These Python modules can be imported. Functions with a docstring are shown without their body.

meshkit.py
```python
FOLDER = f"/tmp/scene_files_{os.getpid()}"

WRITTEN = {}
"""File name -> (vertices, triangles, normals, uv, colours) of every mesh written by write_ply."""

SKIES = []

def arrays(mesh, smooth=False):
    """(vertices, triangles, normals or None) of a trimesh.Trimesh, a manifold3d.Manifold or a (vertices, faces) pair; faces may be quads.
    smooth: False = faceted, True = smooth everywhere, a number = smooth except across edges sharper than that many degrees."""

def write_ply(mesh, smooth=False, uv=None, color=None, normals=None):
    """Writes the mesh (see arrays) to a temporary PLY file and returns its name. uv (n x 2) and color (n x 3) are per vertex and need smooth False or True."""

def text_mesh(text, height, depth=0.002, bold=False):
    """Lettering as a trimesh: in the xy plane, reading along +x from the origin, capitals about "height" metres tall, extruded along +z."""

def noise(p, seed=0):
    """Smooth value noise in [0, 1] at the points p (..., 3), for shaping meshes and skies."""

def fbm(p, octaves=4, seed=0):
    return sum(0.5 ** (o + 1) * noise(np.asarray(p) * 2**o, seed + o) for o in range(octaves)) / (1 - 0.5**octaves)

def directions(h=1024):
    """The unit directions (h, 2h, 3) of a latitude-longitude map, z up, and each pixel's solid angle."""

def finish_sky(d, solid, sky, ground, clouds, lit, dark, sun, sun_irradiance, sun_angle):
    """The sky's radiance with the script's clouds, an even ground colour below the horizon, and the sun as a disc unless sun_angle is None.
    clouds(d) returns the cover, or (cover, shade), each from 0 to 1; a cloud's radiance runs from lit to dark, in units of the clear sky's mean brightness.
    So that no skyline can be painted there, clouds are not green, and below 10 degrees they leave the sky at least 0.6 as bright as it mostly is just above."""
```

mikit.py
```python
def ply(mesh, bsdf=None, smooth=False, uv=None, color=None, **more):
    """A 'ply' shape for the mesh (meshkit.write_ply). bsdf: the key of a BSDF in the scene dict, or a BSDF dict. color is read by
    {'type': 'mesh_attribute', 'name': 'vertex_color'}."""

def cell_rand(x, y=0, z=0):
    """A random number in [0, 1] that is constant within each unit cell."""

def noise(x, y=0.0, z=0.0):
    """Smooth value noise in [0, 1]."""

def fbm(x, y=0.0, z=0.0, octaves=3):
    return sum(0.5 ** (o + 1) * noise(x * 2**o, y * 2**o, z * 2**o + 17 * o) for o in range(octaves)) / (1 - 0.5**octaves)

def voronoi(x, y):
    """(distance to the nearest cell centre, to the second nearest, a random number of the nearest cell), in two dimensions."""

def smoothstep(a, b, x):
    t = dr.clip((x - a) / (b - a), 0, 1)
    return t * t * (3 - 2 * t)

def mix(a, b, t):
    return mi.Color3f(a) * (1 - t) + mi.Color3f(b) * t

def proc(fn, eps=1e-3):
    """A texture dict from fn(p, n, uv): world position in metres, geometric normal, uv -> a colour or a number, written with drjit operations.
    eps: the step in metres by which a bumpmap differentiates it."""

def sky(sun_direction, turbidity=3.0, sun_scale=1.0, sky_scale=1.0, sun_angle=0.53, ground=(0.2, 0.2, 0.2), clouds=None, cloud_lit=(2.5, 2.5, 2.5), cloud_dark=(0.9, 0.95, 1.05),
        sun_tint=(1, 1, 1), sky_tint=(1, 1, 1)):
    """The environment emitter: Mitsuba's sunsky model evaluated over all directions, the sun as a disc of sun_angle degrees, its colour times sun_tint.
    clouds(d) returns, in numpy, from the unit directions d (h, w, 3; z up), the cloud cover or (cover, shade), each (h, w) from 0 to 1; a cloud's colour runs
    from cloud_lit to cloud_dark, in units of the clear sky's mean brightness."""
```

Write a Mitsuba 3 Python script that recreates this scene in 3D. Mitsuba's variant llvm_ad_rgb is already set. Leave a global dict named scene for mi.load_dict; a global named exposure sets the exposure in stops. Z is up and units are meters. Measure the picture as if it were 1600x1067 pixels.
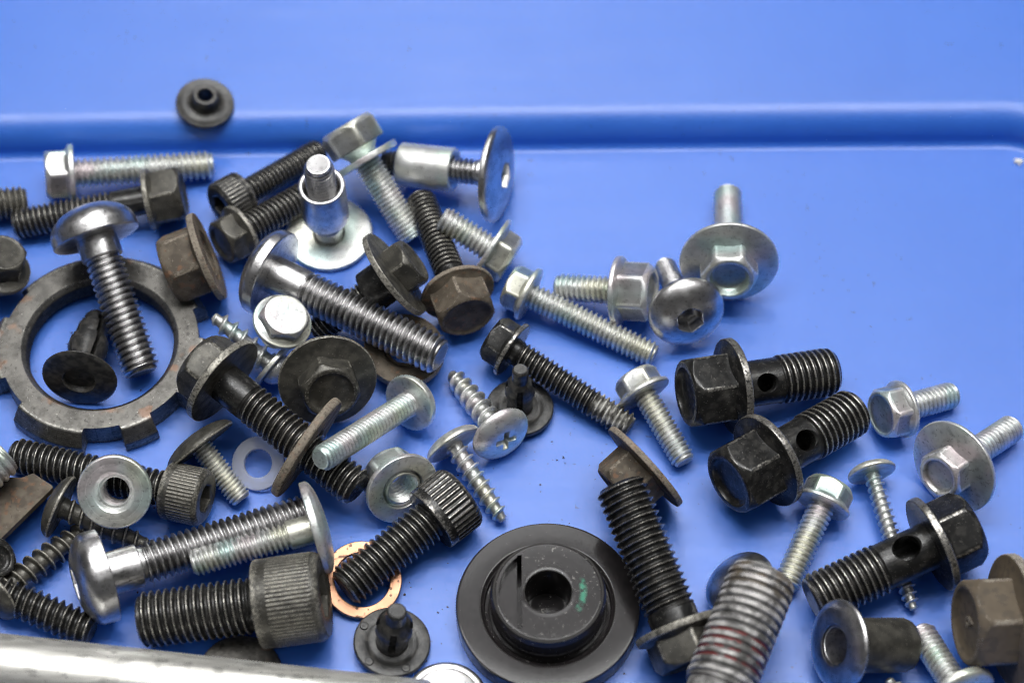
import math, random
import numpy as np
import trimesh, manifold3d
import drjit as dr
import mitsuba as mi
import mikit, meshkit
from mikit import noise, fbm, smoothstep, mix, proc, cell_rand

T = mi.ScalarTransform4f
RNG = np.random.default_rng(7)
scene, labels = {}, {}

# ------------------------------------------------------------------ camera, lamps, exposure
exposure = 0.17
ELEV = math.radians(58.0)
HFOV = 24.0
DIST = 501.0                                   # mm from the lens to the middle of the tray floor
CAM = np.array([0, -DIST * math.cos(ELEV), DIST * math.sin(ELEV)])
VIEW = -CAM / DIST
RIGHT = np.array([1.0, 0, 0])
UP = np.cross(RIGHT, VIEW)
scene['camera'] = {
    'type': 'thinlens', 'fov': HFOV, 'fov_axis': 'x', 'near_clip': 0.02, 'far_clip': 20.0,
    'aperture_radius': 0.0044, 'focus_distance': 0.476,
    'to_world': T().look_at(origin=(CAM / 1000).tolist(), target=[0, 0, 0], up=[0, 0, 1])}


def lamp(key, centre, target, w, h, power, label):
    c = np.array(centre, float)
    d = np.array(target, float) - c
    up = [0, 1, 0] if abs(d[2]) > 0.8 * np.linalg.norm(d) else [0, 0, 1]
    scene[key] = {'type': 'rectangle', 'to_world': T().look_at(origin=c.tolist(), target=list(target), up=up).scale([w / 2, h / 2, 1]),
                  'emitter': {'type': 'area', 'radiance': {'type': 'rgb', 'value': power}}}
    labels[key] = {'label': label, 'category': 'lamp'}


lamp('tube_lamp', (0.0, 0.08, 1.30), (0.0, 0.04, 0), 1.3, 0.15, [14.2, 14.2, 14.1], 'white tube lamp overhead, the one straight above the tray')
lamp('tube_lamp_001', (0.0, 0.35, 1.30), (0.0, 0.14, 0), 1.3, 0.15, [14.2, 14.2, 14.1], 'white tube lamp overhead, the one behind the tray')
lamp('panel_lamp', (-0.08, 1.16, 1.46), (0, 0, 0), 0.46, 0.85, [5.8, 5.8, 5.8], 'soft white lamp panel hanging behind the tray')
lamp('ceiling_light', (0.0, 0.35, 2.0), (0, 0.35, 0), 3.0, 2.6, [0.52, 0.52, 0.52], 'broad dim luminous ceiling high above the tray')
scene['room_light'] = {'type': 'constant', 'radiance': {'type': 'rgb', 'value': [0.05, 0.05, 0.05]}}


def P(px, py, z):
    """Point at height z (mm) that the photograph (1600 x 1067) shows at (px, py)."""
    f = 800 / math.tan(math.radians(HFOV / 2))
    d = VIEW * f + RIGHT * (px - 800) + UP * (533.5 - py)
    return CAM + d * ((z - CAM[2]) / d[2])


def camdir(px, py, v):
    """Direction from (right, up, towards the viewer) as seen at a pixel."""
    f = 800 / math.tan(math.radians(HFOV / 2))
    t = -(VIEW * f + RIGHT * (px - 800) + UP * (533.5 - py))
    t /= np.linalg.norm(t)
    r = np.cross(UP, t); r /= np.linalg.norm(r)
    u = np.cross(t, r)
    d = r * v[0] + u * v[1] + t * v[2]
    return d / np.linalg.norm(d)


# ------------------------------------------------------------------ materials
def mm(p):
    return mi.Point3f(p) * 1000.0


def C(*v):
    return mi.Color3f(*v)


def zinc_base(p, n, uv):
    q = mm(p)
    a = fbm(q.x * 0.55 + uv.y * 37, q.y * 0.55, q.z * 0.55)
    h = noise(q.x * 0.16 + uv.y * 91, q.y * 0.16, q.z * 0.22)
    h2 = noise(q.x * 0.2 + 31, q.y * 0.2 + uv.y * 53, q.z * 0.2)
    c = mix((0.70, 0.71, 0.69), (0.88, 0.89, 0.87), smoothstep(0.25, 0.7, a))
    c = c * mix((1.0, 1.0, 1.0), (1.05, 0.955, 0.99), smoothstep(0.56, 0.8, h))
    c = c * mix((1.0, 1.0, 1.0), (0.86, 1.02, 1.01), smoothstep(0.5, 0.8, h2))
    c = c * mix((1.0, 1.0, 1.0), (1.03, 1.01, 0.88), smoothstep(0.5, 0.2, h) * 0.9)
    s = noise(q.x * 2.6, q.y * 2.6, q.z * 2.6 + uv.y * 11)
    c = c * (1 - 0.4 * smoothstep(0.76, 0.92, s))
    g = fbm(q.x * 1.4 + 7, q.y * 1.4, q.z * 1.4 + uv.y * 29)
    c = c * (1 - 0.25 * smoothstep(0.55, 0.8, g))
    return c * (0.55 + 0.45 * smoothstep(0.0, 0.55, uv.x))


def zinc_rough(p, n, uv):
    q = mm(p)
    return 0.30 + 0.22 * fbm(q.x * 0.8, q.y * 0.8, q.z * 0.8 + uv.y * 17)


def steel_base(p, n, uv):
    q = mm(p)
    a = fbm(q.x * 0.5 + uv.y * 37, q.y * 0.5, q.z * 0.5)
    c = mix((0.54, 0.53, 0.53), (0.72, 0.71, 0.71), smoothstep(0.3, 0.65, a))
    s = noise(q.x * 3, q.y * 3, q.z * 3)
    c = c * (1 - 0.5 * smoothstep(0.78, 0.92, s))
    g = fbm(q.x * 1.6 + 3, q.y * 1.6, q.z * 1.6)
    c = c * (1 - 0.3 * smoothstep(0.55, 0.8, g))
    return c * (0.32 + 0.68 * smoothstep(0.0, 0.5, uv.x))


def steel_rough(p, n, uv):
    q = mm(p)
    return 0.22 + 0.22 * fbm(q.x * 0.9, q.y * 0.9, q.z * 0.9)


def wear_of(p, uv, k):
    q = mm(p)
    return smoothstep(0.62, 0.98, uv.x * (0.55 + k * fbm(q.x * 2.6 + uv.y * 19, q.y * 2.6, q.z * 2.6)))


def black_base(p, n, uv):
    q = mm(p)
    w = wear_of(p, uv, 0.62)
    a = fbm(q.x * 0.8, q.y * 0.8, q.z * 0.8 + uv.y * 23)
    c = mix((0.015, 0.015, 0.0148), (0.046, 0.044, 0.041), smoothstep(0.4, 0.85, a))
    s = smoothstep(0.78, 0.92, noise(q.x * 3.4 + 9, q.y * 3.4, q.z * 3.4))
    c = mix(c, (0.20, 0.19, 0.175), s * 0.4)
    return mix(c, (0.46, 0.44, 0.40), w)


def black_rough(p, n, uv):
    q = mm(p)
    return 0.17 + 0.24 * fbm(q.x * 1.3, q.y * 1.3, q.z * 1.3)


def black_metal(p, n, uv):
    return 0.35 + 0.65 * wear_of(p, uv, 0.62)


def olive_base(p, n, uv):
    q = mm(p)
    w = wear_of(p, uv, 0.7)
    a = fbm(q.x * 0.6 + uv.y * 31, q.y * 0.6, q.z * 0.6)
    c = mix((0.048, 0.046, 0.040), (0.092, 0.087, 0.074), smoothstep(0.3, 0.7, a))
    l = smoothstep(0.80, 0.93, noise(q.x * 3.6 + 4, q.y * 3.6, q.z * 3.6))
    c = mix(c, (0.22, 0.205, 0.18), l * 0.45)
    s = smoothstep(0.70, 0.9, noise(q.x * 2.6, q.y * 2.6 + 5, q.z * 2.6))
    c = mix(c, (0.04, 0.038, 0.033), s * 0.45)
    return mix(c, (0.38, 0.36, 0.31), w * 0.8)


def olive_rough(p, n, uv):
    q = mm(p)
    return 0.28 + 0.26 * fbm(q.x * 1.5, q.y * 1.5, q.z * 1.5)


def brown_base(p, n, uv):
    q = mm(p)
    w = wear_of(p, uv, 0.8)
    a = fbm(q.x * 0.5 + uv.y * 31, q.y * 0.5, q.z * 0.5)
    b = fbm(q.x * 0.9 + 40, q.y * 0.9 + uv.y * 13, q.z * 0.9)
    c = mix((0.070, 0.056, 0.041), (0.125, 0.103, 0.077), smoothstep(0.3, 0.7, a))
    l = smoothstep(0.80, 0.93, noise(q.x * 3.2 + 4, q.y * 3.2, q.z * 3.2))
    c = mix(c, (0.24, 0.205, 0.16), l * 0.55)
    c = mix(c, (0.21, 0.095, 0.045), smoothstep(0.58, 0.76, b) * 0.5)
    s = smoothstep(0.75, 0.9, noise(q.x * 2.6, q.y * 2.6, q.z * 2.6))
    c = mix(c, (0.04, 0.035, 0.03), s * 0.5)
    return mix(c, (0.36, 0.31, 0.25), w * 0.55)


def mud_base(p, n, uv):
    q = mm(p)
    a = fbm(q.x * 0.7, q.y * 0.7, q.z * 0.7)
    c = mix((0.085, 0.066, 0.045), (0.125, 0.098, 0.068), a)
    b = smoothstep(0.56, 0.64, fbm(q.x * 0.45 + 3, q.y * 0.9, q.z * 0.9 + 8))
    c = mix(c, (0.035, 0.035, 0.034), b * 0.35)
    return mix(c, (0.36, 0.33, 0.28), wear_of(p, uv, 0.75) * 0.7)


def ring_base(p, n, uv):
    q = mm(p)
    a = fbm(q.x * 0.35, q.y * 0.35, q.z * 0.35)
    b = fbm(q.x * 1.6, q.y * 1.6, q.z * 1.6)
    c = mix((0.07, 0.067, 0.061), (0.145, 0.138, 0.126), smoothstep(0.3, 0.7, 0.5 * a + 0.5 * b))
    c = mix(c, (0.03, 0.028, 0.026), smoothstep(0.80, 0.92, noise(q.x * 1.9, q.y * 1.9, 4.0)) * 0.6)
    c = mix(c, (0.24, 0.12, 0.065), smoothstep(0.66, 0.8, fbm(q.x * 0.3 + 17, q.y * 0.3 + 2, 1.0)) * 0.45)
    c = mix(c, (0.36, 0.35, 0.33), smoothstep(0.92, 0.98, noise(q.x * 2.4 + 7, q.y * 2.4, 9.0)) * 0.7)
    return mix(c, (0.40, 0.39, 0.36), wear_of(p, uv, 0.7) * 0.6)


def copper_base(p, n, uv):
    q = mm(p)
    a = fbm(q.x * 0.5, q.y * 0.5, q.z * 0.5)
    c = mix((0.46, 0.23, 0.135), (0.66, 0.37, 0.235), a)
    return mix(c, (0.05, 0.035, 0.03), smoothstep(0.66, 0.78, noise(q.x * 1.4, q.y * 1.4, q.z * 1.4)) * 0.85)


def plastic_base(p, n, uv):
    q = mm(p)
    a = fbm(q.x * 0.9, q.y * 0.9, q.z * 0.9 + uv.y * 9)
    c = mix((0.016, 0.016, 0.016), (0.05, 0.047, 0.043), smoothstep(0.35, 0.75, a))
    return mix(c, (0.16, 0.145, 0.125), wear_of(p, uv, 0.7) * 0.5)


def collar_base(p, n, uv):
    q = mm(p)
    c = mix((0.012, 0.0115, 0.012), (0.026, 0.022, 0.023), fbm(q.x * 0.5, q.y * 0.5, q.z * 0.5))
    fl = smoothstep(0.87, 0.95, noise(q.x * 3.1, q.y * 3.1, q.z * 3.1))
    c = mix(c, (0.28, 0.27, 0.25), fl * 0.7)
    c = mix(c, (0.05, 0.32, 0.20), uv.x * smoothstep(0.42, 0.62, fbm(q.x * 1.2, q.y * 1.2, q.z)) * 0.75)
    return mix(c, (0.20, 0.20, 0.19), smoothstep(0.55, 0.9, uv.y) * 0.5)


def rod_base(p, n, uv):
    q = mm(p)
    a = fbm(q.x * 0.12, q.y * 1.8, q.z * 1.8)
    c = mix((0.50, 0.49, 0.455), (0.68, 0.67, 0.63), smoothstep(0.3, 0.7, a))
    b = fbm(q.x * 0.35 + 5, q.y * 0.8, q.z * 0.8)
    c = c * (1 - 0.35 * smoothstep(0.55, 0.75, b))
    return c * (1 - 0.5 * smoothstep(0.86, 0.95, noise(q.x * 1.7, q.y * 1.7, q.z * 1.7)))


def rod_rough(p, n, uv):
    q = mm(p)
    return 0.22 + 0.18 * fbm(q.x * 0.2, q.y * 2.0, q.z * 2.0)


def residue_base(p, n, uv):
    q = mm(p)
    a = fbm(q.x * 0.8, q.y * 0.8, q.z * 0.8)
    c = mix((0.09, 0.085, 0.075), (0.52, 0.51, 0.47), smoothstep(0.38, 0.66, a))
    return c * (0.45 + 0.55 * uv.x)


def stub_base(p, n, uv):
    q = mm(p)
    a = fbm(q.x * 0.45, q.y * 0.45, q.z * 0.45)
    c = mix((0.085, 0.083, 0.08), (0.25, 0.243, 0.238), smoothstep(0.3, 0.65, a))
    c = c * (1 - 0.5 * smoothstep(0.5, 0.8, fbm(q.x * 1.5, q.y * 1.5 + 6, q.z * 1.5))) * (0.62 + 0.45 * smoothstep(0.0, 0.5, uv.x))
    b = fbm(q.x * 0.6 + 21, q.y * 0.6, q.z * 0.6)
    red = smoothstep(0.55, 0.75, uv.y) * smoothstep(0.36, 0.5, b) * smoothstep(0.95, 0.4, uv.x)
    c = mix(c, (0.15, 0.030, 0.028), red * 0.9)
    crust = smoothstep(0.35, 0.1, uv.y) * smoothstep(0.35, 0.6, b)
    c = mix(c, (0.13, 0.105, 0.075), crust * 0.85)
    return mix(c, (0.52, 0.50, 0.49), smoothstep(0.75, 1.0, uv.x * (0.5 + 0.75 * a)) * 0.8)


def tray_base(p, n, uv):
    q = mm(p)
    a = fbm(q.x * 0.05, q.y * 0.05, 0.0)
    c = mix((0.024, 0.126, 0.535), (0.030, 0.139, 0.565), a)
    f = smoothstep(0.94, 0.98, noise(q.x * 1.1 + 50, q.y * 1.1, 3.0)) * smoothstep(0.45, 0.7, noise(q.x * 0.04 + 9, q.y * 0.04, 1.0))
    return mix(c, (0.02, 0.03, 0.08), f * 0.5)


def tray_rough(p, n, uv):
    q = mm(p)
    return 0.36 + 0.10 * fbm(q.x * 0.06, q.y * 0.6, 2.0)


def tray_relief(p, n, uv):
    q = mm(p)
    return fbm(q.x * 0.12, q.y * 0.9, q.z * 0.9) * 0.6 + 0.4 * noise(q.x * 0.9, q.y * 0.9, q.z)


def mat(key, base, rough=0.4, metallic=0.0, **more):
    t = lambda v: proc(v, 1e-4) if callable(v) else v
    b = {'type': 'principled', 'base_color': proc(base, 1e-4) if callable(base) else {'type': 'rgb', 'value': base},
         'roughness': t(rough), 'metallic': t(metallic), **more}
    scene[key] = {'type': 'twosided', 'bsdf': b}


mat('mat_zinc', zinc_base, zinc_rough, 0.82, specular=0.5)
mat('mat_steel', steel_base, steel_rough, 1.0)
mat('mat_black', black_base, black_rough, black_metal, specular=0.6)
mat('mat_olive', olive_base, olive_rough, 0.45, specular=0.5)
mat('mat_brown', brown_base, 0.68, 0.15, specular=0.4)
mat('mat_mud', mud_base, 0.7, 0.0, specular=0.4)
mat('mat_ring', ring_base, olive_rough, 0.6)
mat('mat_copper', copper_base, 0.42, 0.9)
mat('mat_plastic', plastic_base, 0.38, 0.0, specular=0.5)
mat('mat_collar', collar_base, 0.16, 0.0, specular=0.28)
mat('mat_rod', rod_base, rod_rough, 0.62, specular=0.5)
mat('mat_residue', residue_base, 0.6, 0.2)
mat('mat_stub', stub_base, 0.5, 0.2, specular=0.5)
mat('mat_crumb', [0.03, 0.025, 0.02], 0.8)
mat('mat_pale_crumb', [0.7, 0.68, 0.62], 0.6)
scene['mat_nylon'] = {'type': 'principled', 'base_color': {'type': 'rgb', 'value': [0.86, 0.88, 0.92]}, 'roughness': 0.45, 'spec_trans': 0.7, 'eta': 1.3}
scene['mat_tray'] = {'type': 'twosided', 'bsdf': {'type': 'bumpmap', 'scale': 0.00003, 'arbitrary': proc(tray_relief, 2e-4),
                     'bsdf': {'type': 'principled', 'base_color': proc(tray_base, 1e-4), 'roughness': proc(tray_rough, 1e-4), 'specular': 0.82}}}


# ------------------------------------------------------------------ mesh builders (mm, axis = +z, bearing face at z = 0, head at z < 0)
def grid(r, z, th, wear=None, tone=0.0, loop=False, r0cap=True, r1cap=True):
    """Rows of rings: r (K,N), z (K,) or (K,N). Ends closed by a middle vertex, or row to row when loop."""
    r = np.asarray(r, float)
    K, N = r.shape
    z = np.asarray(z, float)
    z = np.repeat(z[:, None], N, 1) if z.ndim == 1 else z
    w = np.zeros((K, N)) if wear is None else np.asarray(wear, float)
    w = np.repeat(w[:, None], N, 1) if w.ndim == 1 else w
    t = np.full((K, N), float(tone)) if np.ndim(tone) == 0 else (np.repeat(np.asarray(tone, float)[:, None], N, 1) if np.ndim(tone) == 1 else np.asarray(tone))
    V = np.stack([r * np.cos(th), r * np.sin(th), z], -1).reshape(-1, 3)
    uv = np.stack([w, t], -1).reshape(-1, 2)
    j = np.arange(N)
    jn = (j + 1) % N
    F = []
    ks = range(K if loop else K - 1)
    for k in ks:
        a, b = k * N, ((k + 1) % K) * N
        F.append(np.stack([a + j, a + jn, b + jn], 1))
        F.append(np.stack([a + j, b + jn, b + j], 1))
    if not loop:
        for row, on, flip in ((0, r0cap, True), (K - 1, r1cap, False)):
            if on:
                c = len(V)
                V = np.vstack([V, [[0, 0, z[row].mean()]]])
                uv = np.vstack([uv, [[w[row].mean(), t[row].mean()]]])
                a = row * N
                F.append(np.stack([np.full(N, c), a + jn, a + j] if flip else [np.full(N, c), a + j, a + jn], 1))
    F = np.vstack(F)
    vol = np.einsum('ij,ij->i', V[F[:, 0]], np.cross(V[F[:, 1]], V[F[:, 2]])).sum()
    if vol < 0:
        F = F[:, ::-1]
    return V, F, uv


def ring_th(n):
    return np.arange(n) * 2 * math.pi / n


HEX_TH = np.radians(np.sort(np.concatenate([k * 60 + np.array([-30, -22, -14, -8, -4.5, -2.2, 0, 2.2, 4.5, 8, 14, 22]) for k in range(6)]) % 360))


def hex_r(th, af, blunt=0.978):
    a = np.radians((np.degrees(th) % 60) - 30)
    return np.minimum(af / 2 / np.cos(a), blunt * af / math.sqrt(3))


def lathe(profile, n=48, tone=0.0, loop=False, **k):
    pr = np.array([(q[0], q[1], q[2] if len(q) > 2 else 0.0) for q in profile], float)
    th = ring_th(n)
    return grid(np.repeat(pr[:, :1], n, 1), pr[:, 1], th, pr[:, 2], tone, loop, **k)


def join(*ms):
    V, F, U, at = [], [], [], 0
    for v, f, u in ms:
        V.append(v); F.append(f + at); U.append(u); at += len(v)
    return np.vstack(V), np.vstack(F), np.vstack(U)


def moved(m, dx=0, dy=0, dz=0):
    return m[0] + np.array([dx, dy, dz]), m[1], m[2]


def from_manifold(man, tone=0.0, angle=32):
    v, f, n = meshkit.arrays(man, angle)
    return v, f, np.column_stack([np.zeros(len(v)), np.full(len(v), tone)])


def from_trimesh(m, tone=0.0, angle=32):
    return from_manifold(m, tone, angle)


def to_manifold(m):
    t = trimesh.Trimesh(m[0], m[1], process=True)
    return manifold3d.Manifold(manifold3d.Mesh(np.asarray(t.vertices, np.float32), np.asarray(t.faces, np.uint32)))


def cyl(r, h, z=0.0, r2=None, n=48):
    return manifold3d.Manifold.cylinder(h, r, r if r2 is None else r2, n).translate([0, 0, z])


def thread(z0, z1, d, p, depth=None, crest=0.14, root=0.20, tip=0.9, runout=0.6, n=48, tone=0.0, core_taper=0.0, tones=None):
    """External thread between z0 and z1: rows that follow the helix, chamfered at z1."""
    depth = 0.58 * p if depth is None else depth
    R = d / 2
    c, o = crest / 2, 0.5 - root / 2
    ph = np.array([-c, c, c + (o - c) * .3, c + (o - c) * .7, o, 1 - o, 1 - (c + (o - c) * .7), 1 - (c + (o - c) * .3)])   # phases in one turn, crest round 0
    m = len(ph)
    gg = np.clip((np.minimum(np.abs(ph), 1 - np.abs(ph)) - c) / (o - c), 0, 1)
    turns = int(math.ceil((z1 - z0) / p)) + 2
    K = m * turns
    th = ring_th(n)
    lift = np.concatenate([th, [2 * math.pi]]) / (2 * math.pi)
    base = np.tile(ph, turns) + np.repeat(np.arange(turns), m) - 1.0
    g = np.repeat(np.tile(gg, turns)[:, None], n, 1)
    raw = z0 + (base[:, None] + th[None, :] / (2 * math.pi)) * p
    z = np.clip(raw, z0, z1)
    env = np.clip((z - z0) / max(runout, 1e-6), 0, 1)
    r = R - depth * (g * env + (1 - env) * 0.5)
    cap = R - np.clip(z - (z1 - tip), 0, None) * (depth * 1.2 / tip)
    if core_taper:
        q = np.clip((z - (z1 - 4 * p)) / (4 * p), 0, 1) ** 1.5
        r = r - core_taper * q * R
        cap = cap - core_taper * q * R
    r = np.maximum(np.minimum(r, cap), 0.15)
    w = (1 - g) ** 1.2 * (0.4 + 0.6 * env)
    t = np.full(z.shape, float(tone)) if tones is None else tones(z)
    V = np.stack([r * np.cos(th), r * np.sin(th), z], -1).reshape(-1, 3)
    uv = np.stack([w, t], -1).reshape(-1, 2)
    k, j = np.meshgrid(np.arange(K - 1), np.arange(n), indexing='ij')

    def at(k, j):
        wrap = j == n
        kk = np.where(wrap, k + m, k)
        return np.where(kk < K, kk * n + np.where(wrap, 0, j), -1)
    q = [at(k, j).ravel(), at(k, j + 1).ravel(), at(k + 1, j + 1).ravel(), at(k + 1, j).ravel()]
    F = np.vstack([np.stack([q[0], q[1], q[2]], 1), np.stack([q[0], q[2], q[3]], 1)])
    F = F[(F >= 0).all(1)]
    a = np.linalg.norm(np.cross(V[F[:, 1]] - V[F[:, 0]], V[F[:, 2]] - V[F[:, 0]]), axis=1)
    F = F[a > 1e-7]
    rt = max(0.15, R - depth * 1.2 - core_taper * R)
    ends = [lathe([(rt, z1, .6), (rt * .9, z1 + .05, .5), (rt * .86, z1 + .04, .12), (rt * .4, z1 + .02, .1)], n, tone, r0cap=False), lathe([(R - depth * .5, z0, 0), (R * .4, z0 - .01, 0)], n, tone, r0cap=False)]
    return join((V, F, uv), *ends)


def shank(z0, z1, d, tone=0.0, wear=0.55, d2=None):
    d2 = d if d2 is None else d2
    return lathe([(d / 2 * 0.6, z0, 0.3), (d / 2, z0, wear), (d / 2, z0 + 0.1, wear), (d2 / 2, z1 - 0.25, wear), (d2 / 2 - 0.25, z1, wear), (d2 / 2 * 0.6, z1, 0.3)], 48, tone)


def flange(rf, t, af, tone=0.0, cone=1.0, bore=0.0, n=56):
    """Round flange under a hex head, its bearing face at z = 0."""
    ri = af / 2 * 1.04
    e = min(0.28, t * 0.3)
    pr = [(max(bore, 0.8), 0, 0.2), (rf * 0.6, 0.0, 0.3), (rf - e, 0, 0.5), (rf - e * 0.25, -e * 0.3, 0.95), (rf, -e, 0.95), (rf, -t + e, 0.9), (rf - e * 0.3, -t + e * 0.2, 0.95), (rf - e * 1.2, -t, 0.5),
          (rf - 0.35 * (rf - ri), -t - 0.10 * cone, 0.25), (rf - 0.7 * (rf - ri), -t - 0.35 * cone, 0.2), (ri + 0.05, -t - 0.75 * cone, 0.2), (ri * 0.9, -t - 1.0 * cone, 0.1), (max(bore, 0.8), -t - 1.0 * cone, 0)]
    return lathe(pr, n, tone, loop=True)


def hexhead(af, h, z=0.0, tone=0.0, dish=0.7, dish_r=0.78, bore=0.0, chamfer=1.0, blunt=0.975):
    """Hex head from z down to z - h: scalloped chamfer, rim and dished top."""
    th = HEX_TH
    H = hex_r(th, af, blunt)
    corner = np.clip((H / (af / 2) - 1.075) / 0.05, 0, 1)
    rows, zs, ws = [], [], []

    def row(r, zz, w):
        rows.append(np.broadcast_to(r, th.shape)); zs.append(zz); ws.append(np.broadcast_to(w, th.shape))
    top = z - h
    if bore:
        row(np.full_like(th, bore), z, 0.0)
    row(H * 0.8, z, 0.1)
    row(H, z, corner * 0.8)
    dz = af * 0.09 * chamfer
    row(H, top + dz * 1.9, corner * 0.9)
    for k in range(7):
        f = k / 6.0
        zz = top + dz * (1.3 - 1.15 * f)
        cone = af / 2 * 0.95 + (zz - top) / dz * af / 2 * 0.135
        rr = np.minimum(H, cone)
        row(rr, zz, np.where(rr < H - 1e-6, 0.35, corner * 0.95) + 0.5 * (np.abs(rr - H) < 0.12) * (k > 0))
    row(np.full_like(th, af / 2 * 0.935), top + 0.03, 0.8)
    row(np.full_like(th, af / 2 * 0.90), top, 0.7)
    rd = af / 2 * dish_r
    if bore:
        row(np.full_like(th, bore * 1.15), top, 0.6)
        row(np.full_like(th, bore), top + bore * 0.2, 0.4)
        return grid(np.array(rows), zs, th, np.array(ws), tone, loop=True)
    if dish > 0:
        row(np.full_like(th, rd), top + 0.02, 0.75)
        row(np.full_like(th, rd - 0.12), top + 0.14, 0.5)
        row(np.full_like(th, rd - 0.25 - 0.12 * dish), top + dish * 0.85, 0.1)
        row(np.full_like(th, rd * 0.72), top + dish, 0.1)
        row(np.full_like(th, rd * 0.3), top + dish, 0.15)
    return grid(np.array(rows), zs, th, np.array(ws), tone)


def socket_r(kind, th, s):
    if kind == 'hex':
        return hex_r(th, s, 0.995)
    if kind == 'torx':
        return s / 2 * (0.9 + 0.13 * np.cos(6 * th))
    a = (th + math.pi / 4) % (math.pi / 2) - math.pi / 4     # cross
    return np.minimum(s / 2, s * 0.13 / np.maximum(np.abs(np.sin(a)), 1e-3) / np.maximum(1, 1))


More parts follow.
